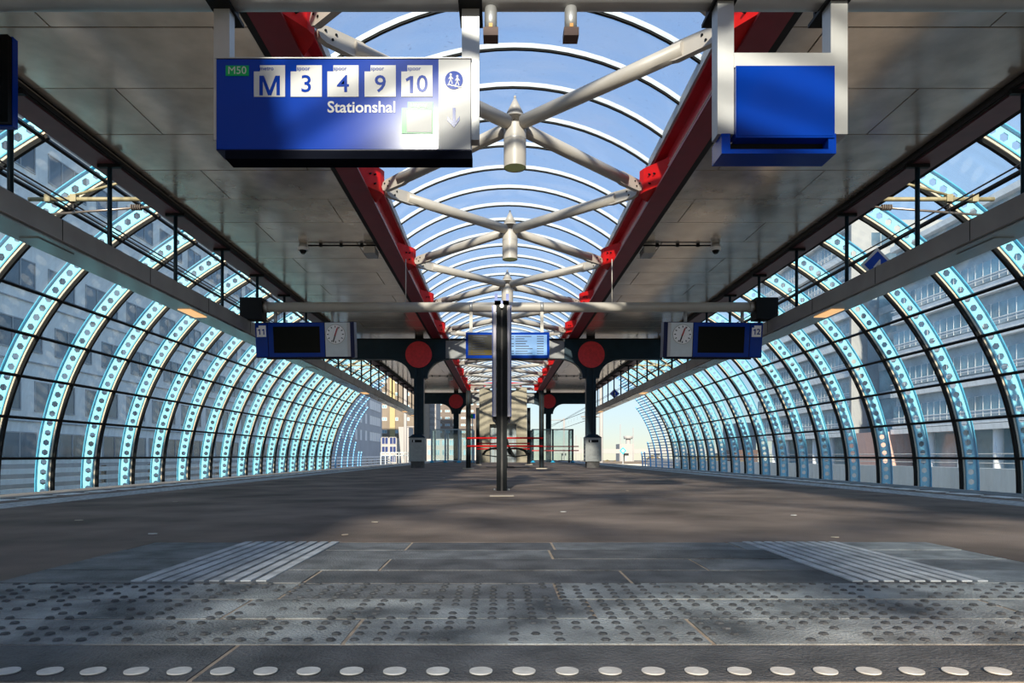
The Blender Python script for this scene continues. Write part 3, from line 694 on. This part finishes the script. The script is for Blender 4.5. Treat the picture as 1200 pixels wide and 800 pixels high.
# ------------------------------------------------------------------ stair guard with red rails, bench, concrete shaft
gd = thing('stair_guard', 'tall black posts joined by pairs of red rails around the bench', 'guard rail', (0, 21.3, 0))
for y, h in ((0, 2.44), (9.2, 2.55)):
    for x in (-1.16, 1.12):
        p = B(x-.075, x-.012, y-.05, y+.05, .02, h, black).build('post', gd); B(x+.012, x+.075, y-.05, y+.05, .02, h, black).build('post', gd)
        B(x-.012, x+.012, y-.02, y+.02, .02, h, blue_dark).build('post_web', gd)
        B(x-.17, x+.17, y-.12, y+.12, 0, .03, tan).build('foot_plate', gd)
    for z in (.96, .71): MB().cyl((-1.2, y-.07, z), (1.16, y-.07, z), .028, redb, 10).build('rail', gd)
be = thing('bench', 'black back to back wire bench with looped armrests behind the info board', 'bench', (.02, 22.6, 0))
B(-.05, .05, 0, 2.2, .34, .42, black).build('beam', be)
for y in (.15, 2.05): B(-.06, .06, y-.05, y+.05, 0, .34, black).build('leg', be); B(-.3, .3, y-.06, y+.06, 0, .02, black).build('leg_foot', be)
for s in (-1, 1):
    for q in range(4):
        y0 = .02+.55*q
        MB().prism([(s*.05, .40), (s*.32, .36), (s*.80, .43), (s*.80, .46), (s*.32, .40), (s*.05, .44)], 'xz', y0, y0+.5, black).build('seat', be)
        MB().prism([(s*.30, .40), (s*.10, .80), (s*.06, 1.0), (s*.03, 1.0), (s*.06, .8), (s*.22, .38)], 'xz', y0, y0+.5, black).build('backrest', be)
    for q in range(5):
        y0 = .0+.55*q
        pts = [(s*.78, y0, .45)]+[(s*(.30+.48*math.cos(a)), y0, .45+.22*math.sin(a)) for a in (R(35), R(65), R(90), R(120))]+[(s*.16, y0, .44)]
        MB().tube(pts, .02, black, 6).build('armrest', be)
cs = thing('concrete_shaft', 'weathered beige concrete shaft with recessed grey doorway', 'shaft', (0.04, 42.1, 0))
B(-1.47, -.82, 0, 1.8, 0, 4.62, concrete).build('side_pier', cs); B(.82, 1.47, 0, 1.8, 0, 4.62, concrete).build('side_pier', cs)
B(-.82, .82, .0, 1.8, 2.35, 4.45, concrete).build('lintel_wall', cs)
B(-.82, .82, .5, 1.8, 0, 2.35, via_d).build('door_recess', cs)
for x in (-.62, -.02, .02, .62): B(x-.02, x+.02, .46, .5, 0, 2.3, frame_pale).build('door_stile', cs)
for z in (1.55, 3.1): 
    for e in (-1, 1): B(min(e*1.475, e*.82), max(e*1.475, e*.82), -.004, 0, z-.012, z+.012, brickgrey).build('formwork_joint', cs)
rt = thing('red_tube', 'red round tube across the skylight above the concrete shaft', 'tube', (0, 43.1, 4.93))
MB().cyl((-2.08, 0, 0), (2.08, 0, 0), .1, redb, 14).build('tube', rt)
for x in (-1.1, 1.15):
    MB().cyl((x, 0, -.09), (x, 0, -.308), .07, redb, 10, .1).build('pin_support', rt)

# ------------------------------------------------------------------ glass windscreens by the shaft
def windscreen(x0, x1, D, label, frame, n, stripes):
    t = thing('windscreen', label, 'windscreen', (0, D, 0)); H = 1.95
    for k in range(n+1):
        x = x0+(x1-x0)*k/n
        B(x-.05, x+.05, -.04, .04, 0, H, frame).build('post', t)
        B(x-.05, x+.05, 1.96, 2.04, 0, H, frame).build('post', t)
        MB().cyl((x, -.06, 0), (x, -.06, .02), .09, bluedisc, 12).cyl((x, -.06, .02), (x, -.06, .13), .16, bluedisc, 12, .03).build('foot_cap', t)
        if k < n:
            x2 = x0+(x1-x0)*(k+1)/n
            B(x+.05, x2-.05, -.006, .006, .15, H-.08, glass_clear).build('glass_pane', t)
    B(x0-.05, x1+.05, -.03, .03, H-.06, H, frame).build('top_rail', t); B(x0-.05, x1+.05, -.03, .03, .08, .14, frame).build('bottom_rail', t)
    for x in (x0, x1):
        B(x-.006, x+.006, .04, 1.96, .15, H-.08, glass_clear).build('glass_pane', t); B(x-.03, x+.03, .04, 1.96, H-.06, H, frame).build('top_rail', t)
    if stripes:
        for z in (.94, .70): B(x0-.05, x1+.35, -.05, -.035, z-.03, z+.03, disc_red).build('red_stripe', t)  # plain red bands across the front of the glass
windscreen(-4.1, -1.75, 39.5, 'glass windscreen with pale blue posts near the shaft', frame_pale, 3, False)
windscreen(1.75, 4.05, 39.5, 'glass windscreen with dark posts and red stripes', blue_dark, 2, True)
t = thing('exit_sign', 'small blue and green sign on a pole near the far column', 'sign', (0, 38.8, 0))
p0 = P(550.5, 490.5, 38.8); p1 = P(557, 484.5, 38.8)
B(p0.x, p1.x, 0, .06, p0.z, p1.z, sign_blue).build('case', t); B(p0.x+.06, p1.x-.14, -.01, 0, p0.z+.05, p1.z-.04, sign_green).build('symbol', t)
B((p0.x+p1.x)/2-.03, (p0.x+p1.x)/2+.03, .06, .12, 0, p1.z, frame_pale).build('pole', t)

# ------------------------------------------------------------------ cctv domes and conduits
for s, nm in SIDES:
    for D, x in ((13.4, 4.05), (35.6, 4.05)):
        t = thing('dome_camera', 'white dome camera on a ceiling conduit %s, %s' % ('before the clock display pipe' if D < 20 else 'beyond the litter bins', nm), 'camera', (s*x, D, 4.57))
        MB().cyl((0, 0, -.07), (0, 0, 0), .09, alu, 16, .07).cyl((0, 0, -.13), (0, 0, -.07), .1, clock_w, 16).build('housing', t)
        MB().cyl((0, 0, -.19), (0, 0, -.13), .04, black, 14, .075).build('dome', t)
        MB().cyl((-s*.1, 0, -.03), (-s*1.42, 0, -.03), .016, black, 8).build('conduit', t)
        for q in (.35, .75, 1.15): B(-s*q-.03, -s*q+.03, -.025, .025, -.055, 0, black).build('conduit_clip', t)
        B(min(-s*1.2, -s*1.42), max(-s*1.2, -s*1.42), -.05, .35, -.19, -.06, alu).build('junction_box', t)

# ------------------------------------------------------------------ overhead line
for s, nm in SIDES:
    for z, x, lab in ((4.58, 7.25, 'upper'), (4.47, 7.2, 'lower')):
        tag(MB().cyl((s*x, -20, z), (s*x, 150, z), .014, wire_m, 6).build('overhead_wire'), '%s thin black overhead wire above the track, %s' % (lab, nm), 'wire')
    for D, far in ((11.25, 0), (32.0, 1)):
        t = thing('catenary_arm', 'weathered yellow tube arm holding the overhead wires %s, %s' % ('far down the roof' if far else 'near the front hangers', nm), 'catenary arm', (0, D, 4.64))
        MB().cyl((s*5.9, 0, 0), (s*7.95, 0, 0), .035, cat_m, 10).build('main_tube', t)
        MB().cyl((s*5.9, 0, .42), (s*7.3, 0, .04), .022, cat_m, 8).build('tie_tube', t)
        MB().cyl((s*5.9, 0, -.12), (s*7.75, 0, -.26), .02, steel, 8).build('steady_arm', t)
        for q in range(5): MB().cyl((s*(6.1+.035*q), 0, -.135), (s*(6.118+.035*q), 0, -.136), .05, bin_base, 10).build('insulator_disc', t)
        for q in (7.2, 7.62): B(s*q-.05, s*q+.05, -.05, .05, -.05, .07, cat_m).build('clamp', t)
        MB().cyl((s*7.22, 0, -.22), (s*7.22, 0, -.05), .012, wire_m, 6).build('dropper', t)
for D, tx, z, lab in ((10.95, '4', 3.48, 'blue diamond sign with white number 4 on the trough'), (35.9, '2', 3.67, 'small blue diamond sign with white number 2 on the trough')):
    t = thing('diamond_sign', lab, 'sign', (5.87, D, z)); d = .27
    MB().prism([(-d, 0), (0, -d), (d, 0), (0, d)], 'xz', 0, .012, sign_white).build('white_plate', t)
    d = .215; MB().prism([(-d, 0), (0, -d), (d, 0), (0, d)], 'xz', -.004, 0, sign_blue).build('blue_face', t)
    put_text(tx, .27, sign_white, t, (.0, -.006, -.03), .004)
    MB().box(-.02, .02, .013, .04, 3.05-z, .1, alu).box(-.065, -.02, .013, .04, 3.05-z, 3.13-z, alu).build('bracket', t)

# ------------------------------------------------------------------ buildings along the grey side
def window_mesh(L, H, n, gl, fr, axis='y', fw=.07):
    """a row of n panes, length L along axis, facing +x (axis y) or -y (axis x)"""
    mb = MB()
    def bb(a0, a1, d0, d1, z0, z1, m_):
        if axis == 'y': mb.box(d0, d1, a0, a1, z0, z1, m_)
        else: mb.box(a0, a1, -d1, -d0, z0, z1, m_)
    bb(0, L, -.02, .04, 0, fw, fr); bb(0, L, -.02, .04, H-fw, H, fr)
    for k in range(n+1):
        a = (L-fw)*k/n; bb(a, a+fw, -.02, .04, 0, H, fr)
    for k in range(n):
        a = (L-fw)*k/n; bb(a+fw, a+(L-fw)/n, -.02, .0, fw, H-fw, gl)
    return mb.mesh('window')
def building(name, label, box, m_):
    t = thing(name, label, 'building', ((box[0]+box[1])/2, (box[2]+box[3])/2, -6))
    o = B(box[0]-t.location.x, box[1]-t.location.x, box[2]-t.location.y, box[3]-t.location.y, 0, box[5]+6, m_).build('wall', t)
    return t
def win(t, me, x, y, z, name='window'):
    return link(name, me, t, (x-t.location.x, y-t.location.y, z-t.location.z))
t = building('panel_building', 'long grey panelled building with banded windows beside the tracks', (-40, -27, 8, 96, -6, 25), facade_grey)
w3 = window_mesh(3.7, 1.75, 3, win_glass, win_frame); w2 = window_mesh(2.5, 1.75, 2, win_glass, win_frame)
for fl_, z in enumerate((2.95, 6.35, 9.75, 13.15, 16.6, 20.0)):
    y = 9+(fl_ % 2)*.6
    k = 0
    while y < 92:
        L = 3.7 if (k+fl_) % 3 else 2.5
        win(t, w3 if L > 3 else w2, -26.98, y, z); y += L+1.15; k += 1
    B(-27-t.location.x, -26.9-t.location.x, -44, 44, z+6-.62, z+6-.56, win_frame).build('panel_joint', t)
wg = window_mesh(5.6, 2.3, 4, win_glass, win_frame)
for k in range(14): win(t, wg, -26.97, 9.5+6.1*k, -.55)
t = building('pale_building', 'pale grey building with narrow white windows past the glass wall', (-44, -27, 100, 156, -6, 15.5), facade_pale)
wp = window_mesh(1.5, 2.0, 1, win_pale, win_pale); wl = window_mesh(13, 2.0, 8, win_pale, facade_pale)
for z in (3.4, 6.8, 10.0):
    for y in (104, 110, 116, 122, 127, 131.5, 136.5): win(t, wp, -26.97, y, z)
    win(t, wl, -26.97, 141, z)
wk = window_mesh(1.6, 2.4, 1, navy_glass, win_white)
for k in range(17): win(t, wk, -26.97, 102+3.0*k, -2.2)
# slatted screen in front of the grey building
t = thing('slat_screen', 'low pale screen of horizontal boards below the grey building', 'fence', (-17.5, 0, -6))
for k in range(5): B(-.04, .04, 14, 110, 6.30-.36*k-.19, 6.30-.36*k, off_white).build('board', t)
for k in range(24): B(-.2, -.05, 14+4*k, 14.15+4*k, 0, 6.0, black).build('post', t)
B(-.9, -.7, 14, 110, 0, 6.25, win_frame).build('back_wall', t)
# distant blocks at the end of the platform, track 11 side
def front_block(name, label, u0, u1, v_top, D, depth, m_, rows_, cols, gl, fr, wfrac=.6, hfrac=.45, zb=-4.5):
    a, b = P(u0, 0, D).x, P(u1, 0, D).x; zt = P(0, v_top, D).z
    t = building(name, label, (a, b, D, D+depth, -6, zt), m_)
    cw = (b-a)/cols; rh = (zt-zb)/rows_
    me = window_mesh(cw*wfrac, rh*hfrac, 2, gl, fr, 'x', fw=min(.12, cw*.05))
    for r_ in range(rows_):
        for c in range(cols): win(t, me, a+cw*(c+(1-wfrac)/2), D-.03, zb+rh*(r_+.3))
    return t
t = front_block('beige_tower', 'tall beige tower with yellow stripe past the pale building', 444, 497, 395, 175, 14, beige, 11, 4, win_teal, win_white, .45, .3)
for c in (0,): 
    a = P(457, 0, 175).x-t.location.x; b = P(463, 0, 175).x-t.location.x
    B(a, b, -7.3, -7.0, 0, 38, yellow_p).build('yellow_stripe', t)
front_block('blue_glass_block', 'low block of navy glass squares in white frames', 446.5, 465, 513, 118, 8, pure_white, 6, 2, navy_glass, win_white, .86, .8, -6)
p = P(464, 500, 112); q = P(479, 545, 112)
tag(MB().prism([(q.x, -6), (q.x, p.z), (p.x+.4, p.z), (p.x+1.3, -6)], 'xz', 112, 118, pure_white).build('slanted_wall'), 'bright white slanted wall beside the navy glass block', 'wall')
front_block('white_office', 'white curtain wall office left of the grey tower', 492, 511, 455, 190, 14, pure_white, 14, 5, win_white, facade_pale, .8, .5)
front_block('grey_tower', 'grey brick apartment tower with window rows behind the windscreen', 510.5, 566, 420, 230, 18, brickgrey, 16, 6, win_teal, win_white, .62, .34)
front_block('low_white_block', 'low white block with large windows at the foot of towers', 500, 575, 514, 150, 10, pure_white, 4, 9, win_teal, win_white, .7, .6)
# ------------------------------------------------------------------ offices, track 12 side
def office(name, label, y0, y1, ztop, x=46.0, zb=3.0, mod=3.0):
    t = thing(name, label, 'building', (x, (y0+y1)/2, -6)); ly0, ly1 = y0-t.location.y, y1-t.location.y
    B(.35, 16, ly0, ly1, 6+zb, 6+ztop, off_grey).build('core', t)
    n = int((ztop-zb)/3.6); rh = (ztop-zb)/n
    cnt = int((y1-y0)/mod); L = (y1-y0)/cnt
    mb = MB()
    for k in range(3):
        a = L*k/3; mb.box(0.02, .3, a+.03, a+L/3-.03, .62, 1.95, win_teal)
        mb.box(0.02, .3, a+.03, a+L/3-.03, .0, .55, off_grey)
        mb.box(-.0, .3, a-.025, a+.025, 0, 2.0, off_white)
    mb.box(-.02, .3, 0, L, .54, .63, off_white); me = mb.mesh('window')
    for r_ in range(n):
        z = 6+zb+rh*r_
        B(-.35, .35, ly0, ly1, z-.1, z+.45, off_white).build('white_band', t)
        B(-.15, .35, ly0, ly1, z+.55, z+.95, off_white).build('white_band', t)
        B(-.32, -.26, ly0, ly1, z+1.35, z+1.42, off_white).build('sun_louvre', t)
        for k in range(cnt): link('window', me, t, (0, ly0+L*k, z+1.15))
    B(-.4, 16, ly0, ly1, 6+ztop-.1, 6+ztop+.5, off_white).build('roof_edge', t)
    # open ground floor on round columns
    B(3.0, 16, ly0, ly1, 0, 6+zb, win_teal).build('ground_glazing', t)
    for k in range(int((y1-y0)/5)): MB().cyl((.6, ly0+2+5*k, 0), (.6, ly0+2+5*k, 6+zb), .42, off_white, 14).build('pillar', t)
    return t
t1 = office('banded_office', 'office block with white bands and teal glass beside the tracks', 42, 80, 24.2)
t2 = office('tall_office', 'taller white banded office with bright corner pillar, further along', 89, 122, 30.5)
B(-.5, 1.6, -16.9, -16.4, 0, 37, pure_white).build('corner_pillar', t2)
B(1.6, 14, -16.9, -16.5, 30, 37, pure_white).build('attic_front', t2)
wa = window_mesh(2.6, 1.9, 2, win_glass, win_white, 'x')
for k in range(4): link('window', wa, t2, (2.0+3*k, -16.92, 33.5))
t = building('glass_link', 'dark teal glass link block between the two offices', (49, 62, 80.2, 88.4, -6, 26), win_teal)
wt = window_mesh(8.0, 1.7, 4, win_glass, win_frame)
for k in range(7):
    B(-6.6, -6.5, -4.1, 4.1, 6.5+3.6*k, 7.4+3.6*k, off_grey).build('spandrel', t)
tag(building('pink_block', 'pink brick low block at the foot of the glass link', (44.5, 48.4, 80.3, 88, -6, 3.2), pink))
# viaduct beside track 12
t = thing('viaduct_parapet', 'pale concrete viaduct parapet with railing below the offices', 'viaduct', (18, 0, -6))
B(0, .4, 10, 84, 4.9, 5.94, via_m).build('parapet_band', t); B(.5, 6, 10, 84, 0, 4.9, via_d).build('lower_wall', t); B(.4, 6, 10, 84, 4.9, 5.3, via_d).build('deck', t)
for z in (6.13, 6.31, 6.48): MB().cyl((.2, 10, z), (.2, 84, z), .018, win_white, 6).build('railing_wire', t)
for k in range(24): B(.17, .23, 12+3*k, 12.06+3*k, 5.94, 6.5, win_white).build('railing_post', t)
# ------------------------------------------------------------------ far end of the line
def box_thing(name, label, cat, u0, u1, v0, v1, D, depth, m_, ground=False):
    a, b = P(u0, v1, D), P(u1, v0, D)
    o = B(a.x, b.x, D, D+depth, -6 if ground else a.z, b.z, m_).build(name); return tag(o, label, cat)
t = thing('far_bridge', 'long white bridge deck crossing the far end of the line', 'bridge', (0, 260, -6))
z0 = P(0, 531, 260).z+6; z1 = P(0, 526, 260).z+6
B(18, 130, 0, 8, z0, z1, pure_white).build('deck', t)
for k in range(9): B(24+12*k, 25.5+12*k, 2, 6, 0, z0, via_d).build('pier', t)
t = thing('control_building', 'white building with round control tower far beyond the bridge', 'building', (0, 320, -6))
p = P(726, 520, 320); q = P(743, 0, 320)
B(p.x, q.x, 0, 10, 0, p.z+6, pure_white).build('block', t)
c = P(738, 512, 320); MB().cyl((c.x, 4, 0), (c.x, 4, c.z+6), 1.1, pure_white, 12).cyl((c.x, 4, c.z+5.2), (c.x, 4, c.z+6.6), 2.0, pure_white, 14, 2.3).build('control_tower', t)
box_thing('white_shed', 'plain white hall seen between glass ribs on the right', 'building', 868, 886, 495, 540, 150, 12, pure_white, True)
box_thing('low_shed', 'low brown shed beside the scrub beyond the glass wall', 'building', 862, 888, 527, 540, 120, 6, rust, True)
def mast(name, label, u, v_top, D, r, m_, arms=()):
    p = P(u, v_top, D); t = thing(name, label, 'mast', (p.x, D, -6))
    MB().cyl((0, 0, 0), (0, 0, p.z+6), r, m_, 10).build('pole', t)
    for (dx, v) in arms:
        z = P(0, v, D).z+6; MB().cyl((0, 0, z), (dx, 0, z), r*.4, m_, 8).build('arm', t)
    return t
mast('line_mast', 'white overhead line mast seen past the litter bin, under open sky', 704.5, 425, 75, .2, pure_white, ((-2.2, 488),))
mast('line_mast', 'white overhead line mast past the platform end beside the beige tower', 475, 430, 85, .2, pure_white, ((2.2, 500),))
mast('line_mast', 'white mast with portal arm beyond the dark windscreen', 661, 490, 150, .22, pure_white, ((-4.0, 492),))
for u, v in ((727, 497), (742, 501), (675, 510), (681, 512)):
    tag(mast('lamp_mast', '', u, v, 200, .12, pure_white), 'slim white lamp mast far beyond the platform end', 'mast', 'slim far masts')
for (a, b, c, d) in ((640, 500, 700, 477), (650, 505, 700, 488)):
    tag(MB().cyl(P(a, b, 140), P(c, d, 60), .03, wire_m, 5).build('overhead_wire'), 'slack overhead wire in the open sky past the columns, %s' % ('upper' if d == 477 else 'lower'), 'wire')
t = thing('line_signal', 'blue and white diamond line signal on a short post past the platform', 'signal', (P(730, 0, 80).x, 80, -6))
zc = P(0, 528, 80).z+6
B(-.06, .06, 0, .1, 0, zc, win_frame).build('post', t); MB().prism([(-.42, zc), (0, zc-.42), (.42, zc), (0, zc+.42)], 'xz', -.05, 0, bluedisc).build('diamond', t)
MB().prism([(-.2, zc), (0, zc-.2), (.2, zc), (0, zc+.2)], 'xz', -.06, -.05, sign_white).build('inner_diamond', t)
t = thing('end_railing', 'grey metal railing at the platform end beside the tracks', 'railing', (-10.6, 60, -1.05))
for z in (1.45, 1.7): B(0, 3.2, -.03, .03, z, z+.06, frame_pale).build('rail', t)
for k in range(9): B(.4*k-.03, .4*k+.03, -.03, .03, 0, 1.75, frame_pale).build('post', t)
B(-.1, 3.4, -.3, .3, -4.95, 0, via_d).build('footing', t)
t = thing('end_wall', 'low concrete wall with dark gaps crossing below the far bridge', 'wall', (0, 95, -6))
B(9, 34, 0, .5, 0, 5.3, via_d).build('wall', t); B(9, 34, -.1, .6, 5.3, 5.6, bin_base).build('coping', t)
def bush(u, v, D, r, i):
    random.seed(i); p = P(u, v, D); bm = bmesh.new(); bmesh.ops.create_icosphere(bm, subdivisions=3, radius=1)
    for vv in bm.verts: vv.co *= 1+random.uniform(-.28, .28)
    for vv in bm.verts: vv.co = Vector((vv.co.x*r*1.05, vv.co.y*r, vv.co.z*r*.8+r*.7))
    me = bpy.data.meshes.new('bush'); bm.to_mesh(me); bm.free(); me.materials.append(leafy)
    tag(link('bush', me, None, (p.x, D, -6)), 'dry brownish bush in the scrub beyond the tracks', 'bush', 'scrub beyond the tracks')
for i, (u, D, r) in enumerate(((690, 112, 3.2), (716, 152, 3.4), (742, 105, 3.0), (776, 120, 3.2), (768, 160, 3.9), (820, 112, 3.4), (812, 152, 4.0), (872, 116, 3.4), (850, 142, 4.2))):
    bush(u, 545, D, r, i)
